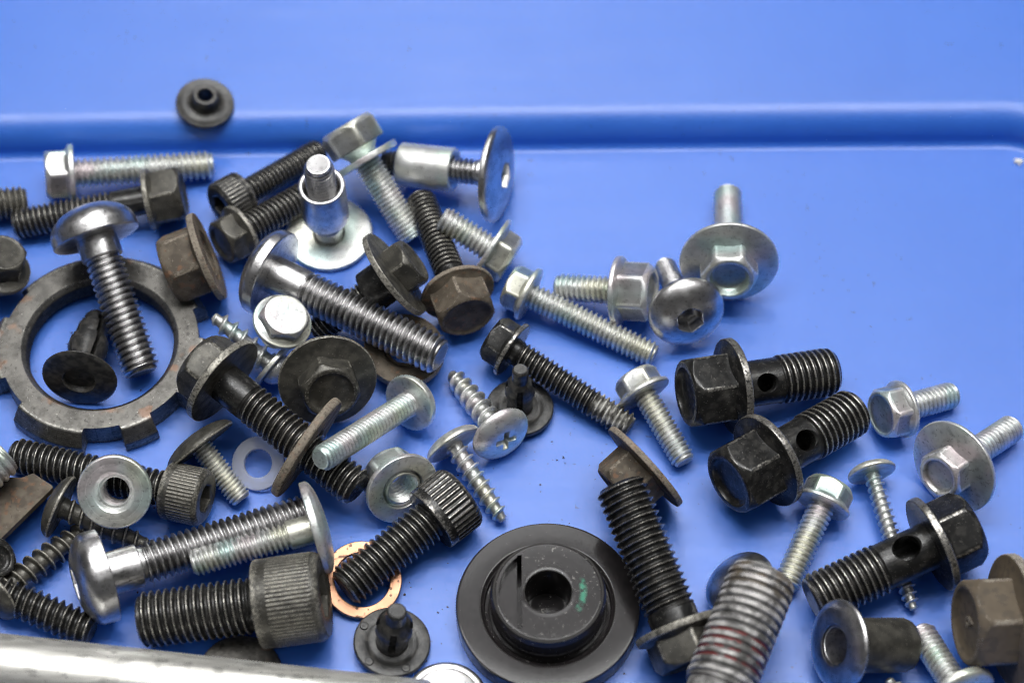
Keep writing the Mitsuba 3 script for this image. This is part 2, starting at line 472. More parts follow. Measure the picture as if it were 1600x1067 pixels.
def domehead(R, h, drive=None, s=4.0, depth=2.0, rim=0.22, tone=0.0, flat=0.0, under=0.0, wear=0.6, bore=0.9):
    """Round head: bearing face z = 0, dome towards -z, with a drive recess."""
    n = 96 if drive else 64
    th = ring_th(n) if drive == 'cross' or drive is None else (HEX_TH if drive == 'hex' else ring_th(72))
    n = len(th)
    rows, zs, ws = [], [], []

    def row(r, zz, w):
        rows.append(np.broadcast_to(r, th.shape)); zs.append(np.broadcast_to(zz, th.shape)); ws.append(np.full(n, w))
    row(np.full(n, bore), under, 0.2)
    row(np.full(n, R * 0.82), 0.0, 0.3)
    row(np.full(n, R - 0.35), 0.0, wear)
    row(np.full(n, R - 0.08), -0.12, 1.0)
    row(np.full(n, R), -0.3, 1.0)
    z0 = -max(0.32, rim * h)
    row(np.full(n, R), z0, 0.95)
    inner = s / 2 * 1.12 if drive else 0.0
    a1 = math.acos(min(1, max(inner, flat * R, 0.02) / R))
    last = None
    for f in np.linspace(0.06, 1, 12):
        a = a1 * f
        zz = z0 - (h + z0) * math.sin(a) / math.sin(a1)
        rr = R * math.cos(a)
        row(np.full(n, rr), zz, wear)
        last = (rr, zz)
    if drive:
        sr = socket_r(drive, th, s)
        row(np.maximum(sr, 0.02) * 1.04, last[1] - 0.01, 0.9)
        row(sr, last[1] + 0.15, 0.6)
        k = 0.55 if drive == 'cross' else 0.97
        row(sr * k, last[1] + depth, 0.15)
        row(sr * 0.3, last[1] + depth * 1.15, 0.05)
    return grid(np.array(rows), np.array(zs), th, np.array(ws), tone)


def caphead(R, h, teeth=44, s=6.0, depth=4.0, tone=0.0, knurl=0.16, smooth_base=0.22):
    """Knurled socket cap head: bearing face z = 0, socket opening at z = -h."""
    n = teeth * 5
    th = ring_th(n)
    tooth = np.abs(((th * teeth / (2 * math.pi)) % 1.0) - 0.5) * 2
    tooth = np.clip(tooth * 1.6 - 0.3, 0, 1)
    rows, zs, ws = [], [], []

    def row(r, zz, w):
        rows.append(np.broadcast_to(r, th.shape)); zs.append(zz); ws.append(np.broadcast_to(w, th.shape))
    one = np.ones(n)
    row(one * 0.8, 0, 0); row(one * (R - 0.5), 0, 0.3); row(one * (R - 0.12), -0.08, 0.9); row(one * R, -0.3, 0.9)
    zb = -h * smooth_base
    row(one * R, zb, 0.6)
    kn = R + knurl * 0.35 - knurl * tooth
    kw = 1 - tooth
    row(kn, zb - 0.15, kw)
    row(kn, -h * 0.86, kw)
    row(np.minimum(kn, R - 0.05), -h * 0.90, 0.7)
    row(one * (R - 0.35), -h * 0.955, 0.8)
    row(one * (R - 0.8), -h + 0.04, 0.8)
    row(one * (R - 1.0), -h, 0.6)
    sr = hex_r(th, s, 0.995)
    row(one * s * 0.64, -h, 0.5)
    row(sr * 1.03, -h + 0.25, 0.7)
    row(sr, -h + 0.45, 0.3)
    row(sr, -h + depth, 0.1)
    row(sr * 0.4, -h + depth + 0.5, 0.0)
    return grid(np.array(rows), zs, th, np.array(ws), tone)


def washer(R, ri, t, tone=0.0, e=0.2, n=64):
    e = min(e, t * 0.35)
    return lathe([(ri + e, -t / 2, 0.5), (R - e, -t / 2, 0.5), (R - e * .3, -t / 2 + e * .3, .95), (R, -t / 2 + e, 0.95), (R, t / 2 - e, 0.95), (R - e * .3, t / 2 - e * .3, .95), (R - e, t / 2, 0.5), (ri + e, t / 2, 0.5),
                  (ri + e * .3, t / 2 - e * .3, .9), (ri, t / 2 - e, 0.7), (ri, -t / 2 + e, 0.7), (ri + e * .3, -t / 2 + e * .3, .9)], n, tone, loop=True)


def inner_thread(ri, z0, z1, p, R, tone=0.0, n=40):
    """Tube of outer radius R whose bore carries a thread."""
    K = max(8, int((z1 - z0) / (p / 8)))
    z = np.linspace(z0, z1, K)
    th = ring_th(n)
    ph = (z[:, None] / p - th[None, :] / (2 * math.pi)) % 1.0
    g = np.abs(ph - 0.5) * 2
    r = ri + 0.5 * p * g
    w = 0.3 + 0.7 * (1 - g)
    rows = np.vstack([r, np.full((1, n), R), np.full((1, n), R)])
    return grid(rows, np.concatenate([z, [z1, z0]]), th, np.vstack([w, np.full((2, n), .3)]), tone, loop=True)


# ------------------------------------------------------------------ placing
def frame(w, toward, spin=0.0):
    """Rotation whose z is w and whose x faces 'toward', turned by spin degrees about w."""
    x = toward - w * np.dot(toward, w)
    if np.linalg.norm(x) < 0.05:
        x = UP - w * np.dot(UP, w)
    x /= np.linalg.norm(x)
    y = np.cross(w, x)
    c, s = math.cos(math.radians(spin)), math.sin(math.radians(spin))
    return np.column_stack([x * c + y * s, -x * s + y * c, w])


def number(name):
    if not any(k == name or k.startswith(name + '__') for k in scene):
        return name
    i = 1
    while any(k == f'{name}_{i:03d}' or k.startswith(f'{name}_{i:03d}__') for k in scene):
        i += 1
    return f'{name}_{i:03d}'


def emit(name, label, cat, parts, R, t, group=None, kind=None):
    key = number(name)
    labels[key] = {'label': label, 'category': cat}
    if group: labels[key]['group'] = group
    if kind: labels[key]['kind'] = kind
    for q in parts:
        pn, m, bs = q[:3]
        v = (m[0] @ R.T + t) / 1000.0
        k = key if pn is None else number(f'{key}__{pn}')
        scene[k] = mikit.ply((v, m[1]), bs, smooth=True, uv=m[2])
        if len(q) > 3:
            labels[k] = {'label': q[3]}
    return key


def put(name, label, cat, build, A, B=None, D=None, L=10.0, z=None, spin=0.0, rest=True, group=None, gap=0.05, face=None):
    """A: pixel of the bearing face's middle. B: pixel of the tip, or D: direction (right, up, towards viewer) the HEAD faces, with the length L.
    z: heights of A and B (or of A). rest: lift or lower the thing until it touches the tray floor."""
    zA, zB = (z if isinstance(z, (tuple, list)) else (z, z)) if z is not None else (6.0, 3.0)
    for it in range(5 if rest else 1):
        a = P(*A, zA)
        if face is not None:                       # tilt: how far the head turns to the viewer (0 = seen edge-on)
            lo, hi, c = zA - 45, zA + 45, (CAM - a) / np.linalg.norm(CAM - a)
            for _ in range(40):
                zB = (lo + hi) / 2
                v = a - P(*B, zB)
                lo, hi = (lo, zB) if np.dot(v, c) / np.linalg.norm(v) < face else (zB, hi)
        if B is not None:
            b = P(*B, zB)
            w = b - a
            Ln = np.linalg.norm(w); w = w / Ln
        else:
            w = -camdir(*A, D); Ln = L
        parts = build(Ln)
        R = frame(w, (CAM - a) / np.linalg.norm(CAM - a), spin)
        low = min((q[1][0] @ R.T)[:, 2].min() for q in parts) + a[2]
        if rest and it < 4:
            zA += gap - low; zB += gap - low
    if low < 0.0:
        print('below the floor:', label, round(low, 2))
    return emit(name, label, cat, parts, R, a, group)


def tone_of(label):
    return (sum(ord(c) * (i + 3) for i, c in enumerate(label)) % 97) / 97.0


def flange_bolt(label, A, B=None, m='mat_zinc', d=6.0, p=1.0, af=10.0, hh=5.0, rf=6.5, tf=1.3, cone=1.0, smooth=0.0, ds=None, dish=0.7, dish_r=0.78, mh=None, name='hex_flange_bolt', boss=None, residue=0.0, crest=0.14, tip=0.9, mark=None, **k):
    tn = tone_of(label)
    mh = mh or m

    def build(L):
        parts = [('head', hexhead(af, hh, -tf * 0.6, tn, dish, dish_r), mh), ('flange', flange(rf, tf, af, tn, cone), mh)]
        z0 = 0.0
        if mark:
            tm = meshkit.text_mesh(mark[0], mark[1], 0.5, True)
            v = np.array(tm.vertices)
            v[:, :2] -= (v[:, :2].min(0) + v[:, :2].max(0)) / 2
            q = math.radians(mark[2])
            v = np.column_stack([v[:, 0] * math.cos(q) - v[:, 1] * math.sin(q), -(v[:, 0] * math.sin(q) + v[:, 1] * math.cos(q)), -v[:, 2]])
            v = v + [mark[3], mark[4], -tf * .6 - hh + dish + .05]
            g = from_trimesh(trimesh.Trimesh(v, tm.faces), tn)
            g[2][:, 0] = 0.8
            parts.append(('raised_mark', g, mh))
        if boss:
            parts.append(('shoulder', shank(z0 - 0.1, boss[1], boss[0], tn), m)); z0 = boss[1]
        if smooth:
            parts.append(('shank', shank(z0 - 0.1, z0 + smooth, ds or d * 0.9, tn), m)); z0 += smooth
        if residue:
            zc = z0 + (L - z0) * (1 - residue)
            zc = z0 + round((zc - z0) / p) * p
            parts.append(('thread', thread(z0 - 0.05, zc, d, p, tone=tn, crest=crest, tip=0.05), m))
            parts.append(('thread', moved(thread(0, L - zc, d, p, tone=tn, crest=crest, tip=tip, runout=0.01), 0, 0, zc), 'mat_residue', 'thread end caked with pale residue'))
        else:
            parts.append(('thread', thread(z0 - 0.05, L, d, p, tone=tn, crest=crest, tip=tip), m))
        return parts
    return put(name, label, 'bolt', build, A, B, **k)


def dome_bolt(label, A, B=None, m='mat_zinc', d=6.0, p=1.0, R=8.0, h=4.0, drive=None, s=4.0, dd=2.0, rim=0.22, smooth=0.0, ds=None, flat=0.0, name='round_head_bolt', cat='bolt', neck=None, mh=None, **k):
    tn = tone_of(label)

    def build(L):
        parts = [('head', domehead(R, h, drive, s, dd, rim, tn, flat), mh or m)]
        z0 = 0.0
        if smooth:
            parts.append(('shank', shank(-0.1, smooth, ds or d, tn, 0.8), m)); z0 = smooth
        if neck:
            parts.append(('neck', shank(z0 - 0.1, z0 + neck[1], neck[0], tn, 0.3), m)); z0 += neck[1]
        parts.append(('thread', thread(z0 - 0.05, L, d, p, tone=tn), m))
        return parts
    return put(name, label, cat, build, A, B, **k)


def tapping_screw(label, A, B=None, m='mat_zinc', d=4.6, core=3.2, p=2.4, R=6.0, h=2.6, drive='cross', s=4.2, dd=1.6, plate=None, name='self_tapping_screw', **k):
    tn = tone_of(label)

    def build(L):
        parts = [('head', domehead(R, h, drive, s, dd, 0.15, tn), m)]
        z0 = 0.0
        if plate:
            parts.append(('washer_face', moved(washer(plate, 1.0, 1.0, tn), 0, 0, 0.6), m)); z0 = 1.0
        parts.append(('thread', thread(z0 - 0.1, L, d, p, (d - core) / 2, crest=0.10, root=0.52, tip=1.6, runout=1.2, n=48, tone=tn, core_taper=0.28), m))
        return parts
    return put(name, label, 'screw', build, A, B, **k)


def cap_screw(label, A, B, d=6.0, p=1.0, R=5.0, h=6.0, s=5.0, teeth=40, m='mat_black', mh=None, smooth=0.0, knurl=0.16, **k):
    tn = tone_of(label)

    def build(L):
        parts = [('head', caphead(R, h, teeth, s, h * 0.55, tn, knurl), mh or m)]
        if smooth:
            parts.append(('shank', shank(-0.1, smooth, d * 0.92, tn), m))
        parts.append(('thread', thread(smooth - 0.05, L, d, p, tone=tn), m))
        return parts
    return put('socket_cap_screw', label, 'screw', build, A, B, **k)


def banjo(label, A, B, spin=0.0, hole=3.8, hz=0.2, d=10.0, af=13.5, rf=9.8, turn=0.0, hh=9.6, **k):
    tn = tone_of(label)

    def build(L):
        zs = L * 0.40
        body = cyl(d / 2 * 0.93, zs + 0.6, -0.4) - cyl(d / 2 * 0.5, zs + 2, 0.8)
        body = body - manifold3d.Manifold.cylinder(15, hole / 2, hole / 2, 40).rotate([0, 90, 0]).rotate([0, 0, turn]).translate([0, 0, L * hz])
        body = body - manifold3d.Manifold.cylinder(0.5, hole / 2, hole / 2 + 0.5, 40).rotate([0, 90, 0]).translate([d / 2 * 0.93 - 0.42, 0, 0]).rotate([0, 0, turn]).translate([0, 0, L * hz])
        return [('head', hexhead(af, hh, -1.4, tn, 1.3, 0.80), 'mat_black'), ('flange', flange(rf, 1.6, af, tn, 1.3), 'mat_black'),
                ('shank', from_manifold(body, tn), 'mat_black'), ('thread', thread(zs, L, d, 1.35, tone=tn, crest=0.2, tip=1.2), 'mat_black')]
    return put('banjo_bolt', label, 'bolt', build, A, B, spin=spin, **k)


def flange_nut(label, A, D, m, af=11.0, h=6.0, rf=7.5, tf=1.4, bore=3.2, p=1.0, z=8.0, rest=False, spin=0.0, cone=1.0, name='flange_nut'):
    """D: the direction the open flange face looks."""
    tn = tone_of(label)
    build = lambda L: [('hex_body', hexhead(af, h, -tf * 0.6, tn, bore=bore + 0.3), m), ('flange', flange(rf, tf, af, tn, cone, bore=bore + 0.9), m), ('threaded_bore', inner_thread(bore - 0.25, -h - tf * 0.5, -0.25, p, bore + 0.7, tn), m)]
    return put(name, label, 'nut', build, A, D=tuple(-x for x in D), L=1, z=z, spin=spin, rest=rest)


# ------------------------------------------------------------------ the tray
def build_tray():
    a, b = P(-700, 259, 0)[:2], P(1560, 224, 0)[:2]
    u = (b - a) / np.linalg.norm(b - a)
    n = np.array([-u[1], u[0]])                      # away from the viewer
    rc = 14.0
    pts, nor = [], []
    for t in np.linspace(0, 1, 40):
        q = a + (b - a) * t
        bow = 1.0 * math.sin(t * math.pi)
        pts.append(q + n * bow); nor.append(n)
    c = b - n * rc
    for f in np.linspace(0, 90, 20)[1:]:
        v = n * math.cos(math.radians(f)) + u * math.sin(math.radians(f))
        pts.append(c + v * rc); nor.append(v)
    for t in np.linspace(0, 330, 12)[1:]:
        pts.append(c + u * rc - n * t); nor.append(u)
    pts, nor = np.array(pts), np.array(nor)
    prof = [(-3.2, 0.0)]
    for f in np.linspace(0, 80, 9):                  # fillet at the foot
        q = math.radians(f)
        prof.append((-1.8 + 1.8 * math.sin(q), 1.8 * (1 - math.cos(q))))
    s, z = prof[-1]
    s2, z2 = s + 0.1, z + 0.1 * math.tan(math.radians(80))
    prof.append((s2, z2))
    for f in np.linspace(80, 1, 16)[1:]:             # rounded shoulder
        q0, q = math.radians(80), math.radians(f)
        prof.append((s2 + 6.5 * (math.sin(q0) - math.sin(q)), z2 + 6.5 * (math.cos(q) - math.cos(q0))))
    s3, z3 = prof[-1]
    prof += [(s3 + 6, z3 + 0.2), (s3 + 20, z3 + 0.4), (s3 + 60, z3 + 0.8), (s3 + 140, z3 + 1.6), (s3 + 300, z3 + 3)]
    V = [np.column_stack([pts + nor * s, np.full(len(pts), z)]) for s, z in prof]
    K, N = len(prof), len(pts)
    V = np.vstack(V)
    F = []
    for k in range(K - 1):
        for j in range(N - 1):
            p0, p1, q0, q1 = k * N + j, k * N + j + 1, (k + 1) * N + j, (k + 1) * N + j + 1
            F += [[p0, q1, q0], [p0, p1, q1]]
    end = pts[-1] + nor[-1] * prof[0][0]
    close = np.array([[V[0][0], end[1], 0.0]])
    mid = np.array([[0, -40.0, 0.0]])
    iC, iM = len(V), len(V) + 1
    V = np.vstack([V, close, mid])
    for j in range(N - 1):
        F.append([iM, j + 1, j])
    F += [[iM, iC, N - 1], [iM, 0, iC]]
    V, F = np.array(V), np.array(F)
    nz = np.cross(V[F[:, 1]] - V[F[:, 0]], V[F[:, 2]] - V[F[:, 0]])[:, 2]
    F[nz < 0] = F[nz < 0][:, ::-1]
    return V, F, z3


tv, tf_, SHELF = build_tray()
scene['tray'] = mikit.ply((tv / 1000, tf_), 'mat_tray', smooth=True, uv=tv[:, :2] / 100)
labels['tray'] = {'label': 'shiny blue plastic tray with a raised rear ledge under all the hardware', 'category': 'tray', 'kind': 'structure'}

# ------------------------------------------------------------------ hardware, from the ledge down to the front
# flanged black bushing on the ledge
def ledge_bushing(L):
    pr = [(1.55, 0.9, .2), (1.6, -4.2, .3), (1.75, -4.45, .8), (2.45, -4.45, .8), (2.6, -4.3, .8), (2.75, -3.2, .3), (3.3, -1.6, .2), (4.1, -1.0, .2), (5.4, -1.15, .4), (6.0, -1.5, .7), (6.25, -1.3, .9), (6.3, -0.6, .9), (6.1, -0.1, .6), (5.6, 0.1, .3), (3.0, 0.9, .2)]
    return [('flange', lathe([q for q in pr if q[0] > 3.0] + [(3.0, -1.7, .2)], 56, 0.3, loop=True), 'mat_plastic'),
            ('tube', lathe([(1.55, 0.5, .1), (1.6, -4.2, .3), (1.75, -4.45, .8), (2.45, -4.45, .8), (2.6, -4.3, .8), (2.75, -3.2, .3), (3.3, -1.6, .2), (3.3, .5, 0)], 48, 0.3, loop=True), 'mat_plastic')]


put('flanged_bushing', 'small black flanged bushing alone on the raised tray ledge', 'bushing', ledge_bushing, (320, 166), D=(0.03, 0.55, 0.83), L=1, z=SHELF + 0.6, rest=False)

flange_bolt('long zinc hex flange bolt lying just below the tray ledge, under the flanged bushing', (117, 271), (333, 258), d=6.3, p=1.35, af=10, hh=5.5, rf=6.3, tf=1.2, spin=2)
flange_bolt('dark hex flange bolt with a short plain shank, next to the long zinc bolt', (230, 312), (22, 351), m='mat_black', d=6.6, p=1.2, mh='mat_olive', af=11.0, hh=7.2, rf=6.6, tf=1.2, smooth=7.0, ds=6.1, spin=4, dish=0.5)
flange_bolt('grey worn bolt end poking in at the tray edge above a dark hex head', (-120, 330), (42, 315), m='mat_olive', d=7.0, p=1.3, af=10, rf=6.6)
flange_bolt('dark hex bolt head cut by the picture edge, above the notched lock ring', (-3, 424), D=(0.16, 0.62, 0.75), m='mat_olive', L=6, z=7.5, rest=False, af=9.4, hh=5.6, rf=6.6, d=6, spin=2, dish=0.2, dish_r=0.86)

# lock ring
def lock_ring(L):
    n = 1080
    th = ring_th(n)
    deg = np.degrees(th)
    R, H = 23.2, 5.8
    notch = np.zeros(n)
    for a in (-84, -146, 152, 95, 14, -45):
        d = np.abs((deg - a + 180) % 360 - 180)
        notch = np.maximum(notch, np.clip((10.6 - d) / 0.5, 0, 1))
    cut = lambda v: np.minimum(v, np.where(notch > 0, v * (1 - notch) + 20.2 * notch, v))
    rows, zs, ws = [], [], []

    def row(r, z, w):
        rows.append(np.broadcast_to(r, th.shape)); zs.append(z); ws.append(np.full(n, w))
    row(cut(np.full(n, R - 0.3)), 0, .5); row(cut(np.full(n, R)), 0.3, .8); row(cut(np.full(n, R)), 2.5, .8)
    for k in range(17):
        f = k / 16.0
        row(cut(np.full(n, R - 0.1 - 1.8 * f + (0.06 if k % 2 else -0.06))), 2.7 + f * (H - 2.85), 0.35 + 0.5 * (k % 2))
    row(cut(np.full(n, 20.9)), H - 0.05, .95); row(np.full(n, 20.1), H, .5)
    row(np.full(n, 19.0), H, .2); row(np.full(n, 16.2), H, .3)
    row(np.full(n, 16.0), H - 0.05, .9); row(np.full(n, 15.5), H - 0.9, .3)
    for k in range(8):
        row(np.full(n, 15.1 + (0.35 if k % 2 else -0.1)), H - 1.2 - k * 0.52, 0.2)
    row(np.full(n, 15.7), 0.3, .2); row(np.full(n, 16.0), 0, .2)
    return [(None, grid(np.array(rows), zs, th, np.array(ws), 0.3, loop=True), 'mat_ring')]


emit('lock_ring', 'large grey notched lock ring lying flat, a dome bolt leaning into its hole', 'ring', lock_ring(1), np.eye(3), P(156, 536, 5.8) * [1, 1, 0] + [0, 0, 0.05])

# push rivet in the ring
def push_rivet(L):
    head = lathe([(0.5, 0.0, 0), (7.2, 0.1, .4), (7.65, -0.2, .8), (7.6, -0.5, .7), (6.8, -0.9, .15), (3.7, -1.15, .15), (3.4, -1.25, .95), (3.25, -1.05, .8), (2.7, 1.6, .5), (0.5, 2.2, .3)], 56, 0.2)
    parts = [('head', head, 'mat_plastic')]
    prof = [(3.3, 0), (3.3, L * .25), (4.1, L * 0.42), (4.0, L * .55), (3.0, L * .6), (3.3, L * .68), (3.1, L * .8), (2.2, L * .85), (2.4, L * .93), (1.6, L)]
    body = to_manifold(lathe([(0.5, 0)] + prof + [(0.3, L)], 40))
    slot = manifold3d.Manifold.cube([12, 0.9, L * 0.8], True).translate([0, 0, L * 0.5])
    body = body - slot - slot.rotate([0, 0, 90])
    parts.append(('prong', from_manifold(body + cyl(1.2, L * .9, 0), 0.2), 'mat_plastic'))
    return parts


put('push_rivet', 'black plastic push rivet lying inside the lock ring, round head with a centre hole', 'rivet', push_rivet, (125, 588), (152, 492), z=(7.2, 3.2), spin=20)

# polished dome bolt leaning in the ring
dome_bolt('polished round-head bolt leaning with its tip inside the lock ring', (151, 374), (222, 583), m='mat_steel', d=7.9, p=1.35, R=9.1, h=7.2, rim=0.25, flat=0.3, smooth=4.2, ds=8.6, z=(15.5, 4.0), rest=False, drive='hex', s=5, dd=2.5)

cap_screw('black socket cap screw below the ledge, knurled head beside the olive bolt heads', (381, 303), (502, 235), d=5.7, p=1.05, R=5.2, h=6.4, s=4.6, teeth=34, spin=10)
flange_bolt('dark hex flange bolt whose thread runs behind the upright shoulder stud', (379, 362), (505, 292), m='mat_black', mh='mat_olive', d=6.7, p=1.15, af=9.4, hh=5, rf=6.2, tf=1.1, smooth=1.2, spin=6)
flange_nut('rusty brown flange nut tipped on its side between the lock ring and dark bolt heads', (328, 399), (0.92, 0.36, 0.13), 'mat_brown', af=13.4, h=8.5, rf=9.5, tf=1.5, bore=4.4, p=1.25, z=11.2, spin=10)

# shoulder studs: flat head, neck, thread, loose sleeve
def shoulder_stud(sl0, sl1, sr, rh, d=6.0, hx=True, mtip='mat_steel', msleeve='mat_steel', mhead='mat_steel', flat_head=False):
    def build(L):
        if flat_head:
            head = lathe([(0.8, 0, .3), (rh * .35, -0.0, .7), (rh * 0.5, 0.25, .7), (rh - .5, 0.1, .8), (rh - .1, -0.1, 1), (rh, -0.5, 1), (rh - .2, -1.2, 1), (rh * .8, -1.5, .8), (0.8, -1.5, .8)], 64, .3)
        else:
            head = domehead(rh, 2.9, 'hex', 5.2, 1.6, 0.3, 0.3)
        sleeve = lathe([(sr - 1.1, sl0 + 0.4, .3), (sr - .9, sl0, .8), (sr - .25, sl0, .9), (sr, sl0 + .3, 1), (sr, sl1 - .3, 1), (sr - .2, sl1, 1), (sr - .8, sl1, 1), (sr - 1.0, sl1 - .2, .8), (sr - 1.1, sl1 - 1, .2), (sr - 1.1, sl1 - 4, .1), (2.0, sl1 - 4.2, 0), (2.0, sl0 + 0.6, 0)], 56, .4, loop=True)
        neck = lathe([(0.8, -.1, .5), (d * .55, 0, .8), (d * .42, 1.0, .6), (d * .42, 1.6, .6), (d * .5, 2.4, .8), (d * .5, 3.4, .8), (d * .4, 3.7, .3), (.8, 3.7, .3)], 48, .2)
        return [('head', head, mhead), ('neck', neck, 'mat_steel'), ('thread', thread(3.6, min(sl0 + 3, L), d, 1.15, tone=.2), 'mat_steel'), ('sleeve', sleeve, msleeve), ('thread', moved(thread(0, L - sl0 - 2.5, d, 1.0, tone=.2, tip=1.8), 0, 0, sl0 + 2.5), mtip)]
    return build


put('shoulder_stud', 'polished shoulder stud standing upright on its wide flat head', 'stud', shoulder_stud(6.5, 18.0, 4.9, 9.3, 6.3, mhead='mat_zinc', flat_head=True), (514, 364), (497, 257), z=(1.6, 27), rest=False)
put('shoulder_stud', 'shoulder stud lying on its side below the ledge with a shiny sleeve and black tip', 'stud', shoulder_stud(8.6, 20.8, 4.7, 10.2, 5.6, mtip='mat_black', msleeve='mat_zinc'), (770, 272), (598, 254), z=(10, 5.5))

# zinc bolt with loose washer
def washer_bolt(L):
    return [('head', hexhead(11.5, 5.6, 0.0, .6, 0.3), 'mat_zinc'), ('shank', lathe([(1, 0, .5), (4.6, 0, .5), (4.2, .3, .5), (3.2, 1.6, .6), (3.1, 3.4, .6), (1, 3.4, .4)], 40, .6), 'mat_zinc'), ('thread', thread(3.3, L, 6.1, 0.95, tone=.6), 'mat_zinc'),
            ('washer', moved(washer(7.5, 3.3, 1.3, .2), 0, 0, 2.9), 'mat_zinc')]


put('hex_bolt', 'zinc hex bolt with a captive washer, behind the upright stud at the ledge', 'bolt', washer_bolt, (560, 231), (645, 373), z=(12, 3.2), spin=-12, face=-0.02)

flange_bolt('long black bolt with a dusty brown flanged head facing the viewer, in mid pile', (714, 454), (656, 309), m='mat_black', mh='mat_brown', d=6.5, p=1.15, af=11.6, hh=7.0, rf=7.8, tf=1.0, smooth=4.6, ds=6.0, spin=3, dish=0.5, dish_r=0.86)
flange_bolt('short zinc flange bolt whose edge-on flange faces the lying shoulder stud', (764, 388), (690, 340), d=5.9, p=1.15, af=10, hh=4.8, rf=7.3, tf=1.0, spin=24, face=0.03)
flange_bolt('olive bolt with a wide flange tilted up, leaning over the long silver bolt', (612, 432), (492, 519), m='mat_black', mh='mat_olive', d=6.2, p=1.1, af=9.8, hh=5.2, rf=9.9, tf=1.4, cone=.6, boss=(9.2, 6.0), z=(13, 3.4), rest=False, spin=8, dish=.4)
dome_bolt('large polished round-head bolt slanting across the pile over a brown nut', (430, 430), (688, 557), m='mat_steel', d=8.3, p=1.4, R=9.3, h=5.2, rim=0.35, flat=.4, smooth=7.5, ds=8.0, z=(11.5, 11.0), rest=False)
flange_bolt('zinc hex flange bolt head facing straight up on top of the pile', (440, 505), D=(0.25, 0.46, 0.85), L=7, z=13.5, rest=False, d=5.6, p=1.0, af=9.2, hh=3.2, rf=6.1, tf=1.0, cone=.7, dish=0, spin=6)
tapping_screw('coarse zinc tapping screw with washer face, pointing at the lock ring', (428, 574), (334, 494), d=5.2, core=3.3, p=2.5, R=3.4, h=3.2, plate=5.8, drive=None, face=0.05)
flange_bolt('olive wide-flange bolt with dished hex head facing the viewer, centre of the pile', (511, 592), D=(0.14, -0.47, 0.87), m='mat_olive', L=9, z=9.2, rest=False, d=6, af=11.2, hh=5.6, rf=10.0, tf=1.0, cone=.9, dish=.8, dish_r=.82, spin=-4)
flange_nut('brown flange nut half hidden beneath the large polished bolt', (632, 544), (0.05, 0.50, 0.86), 'mat_brown', af=12, h=4, rf=8.3, tf=2.2, bore=3.4, z=5.6, cone=.5)

flange_bolt('slim zinc flange bolt with the longest bare thread, lying mid tray on open blue', (829, 461), (1023, 556), d=5.5, p=1.12, af=8.4, hh=4.6, rf=5.8, tf=1.0, spin=20)
flange_bolt('zinc flange bolt touching a button-head bolt, thread pointing at the pile', (963, 454), (869, 449), d=5.9, p=1.15, af=10.8, hh=7.2, rf=7.2, tf=1.1, spin=28, dish=1.0)
dome_bolt('zinc button-head bolt with hex socket, resting against two other zinc bolts', (1071, 484), (1038, 414), m='mat_steel', d=4.8, p=0.9, R=8.0, h=4.0, drive='hex', s=5.2, dd=2.4, rim=.12, name='button_head_bolt', z=(7, 3), spin=15, face=0.80)
flange_bolt('zinc bolt with very wide flange and deep dished head, standing alone near the ledge', (1139, 407), (1137, 301), d=6.0, p=1.15, af=10.6, hh=5.8, rf=10.3, tf=.9, cone=1.1, dish=1.8, dish_r=.80, spin=30, z=(9.4, 2.9), name='wide_flange_bolt')

flange_bolt('black flange bolt with pale residue on its thread end, crossing a plastic clip', (803, 548), (984, 668), m='mat_black', d=5.8, p=1.15, af=9, hh=5, rf=6.1, tf=1.0, smooth=1.4, ds=5.4, residue=.32, spin=24, z=(9, 5), rest=True)
flange_bolt('short zinc flange bolt between the residue-tipped black bolt and a banjo bolt', (1008, 617), (1070, 722), d=5.1, p=1.0, af=8.4, hh=4.4, rf=5.7, tf=.9, spin=30)
banjo('black banjo bolt farthest up the tray, drilled shank, beside the zinc button head', (1151, 603), (1303, 580), spin=0, hole=3.9, hz=.235, turn=4)
banjo('middle black banjo bolt, tip pointing at a small zinc bolt', (1205, 716), (1338, 641), spin=2, hole=4.3, hz=.29, turn=2)
banjo('black banjo bolt lying head away with large drilled hole, over a thin tapping screw', (1452, 852), (1268, 938), spin=26, hole=5.2, hz=.2, turn=-6, rf=9.6, hh=8.0)
flange_bolt('small zinc flange bolt next to the tip of the middle banjo bolt', (1411, 638), (1491, 616), d=5.6, p=1.05, af=9.6, hh=5, rf=5.9, tf=.9, spin=12, dish=.5, dish_r=.86)
flange_bolt('zinc wide-flange bolt with dished hex head near the tray side, half over blue', (1493, 727), (1584, 667), d=5.8, p=1.1, af=9.2, hh=5.2, rf=9.7, tf=.9, cone=1.1, dish=.9, dish_r=.80, spin=10, z=(9.2, 3), name='wide_flange_bolt')
flange_bolt('zinc flange bolt upright in the picture, thread end behind the grey stud', (1284, 791), (1226, 918), d=5.4, p=1.1, af=8.8, hh=4.6, rf=5.6, tf=.9, spin=32)
tapping_screw('thin zinc pan-head screw passing beneath a banjo bolt', (1363, 741), (1427, 952), d=3.7, core=2.5, p=1.45, R=4.9, h=2.4, drive=None)
flange_nut('brown flange nut on its side behind the thick black bolt', (1012, 725), (0.72, 0.66, -0.10), 'mat_brown', af=11.6, h=7.5, rf=10.2, tf=1.3, bore=3.6, z=10.5, cone=.5, spin=20)
flange_bolt('thick black flange bolt, thread pointing up the tray onto a brown nut', (1057, 977), (969, 757), m='mat_black', mh='mat_olive', d=10.2, p=1.42, af=12.5, hh=7, rf=8.4, tf=1.5, smooth=3.0, ds=9.6, z=(8.6, 16.5), rest=False, spin=20, crest=.06)

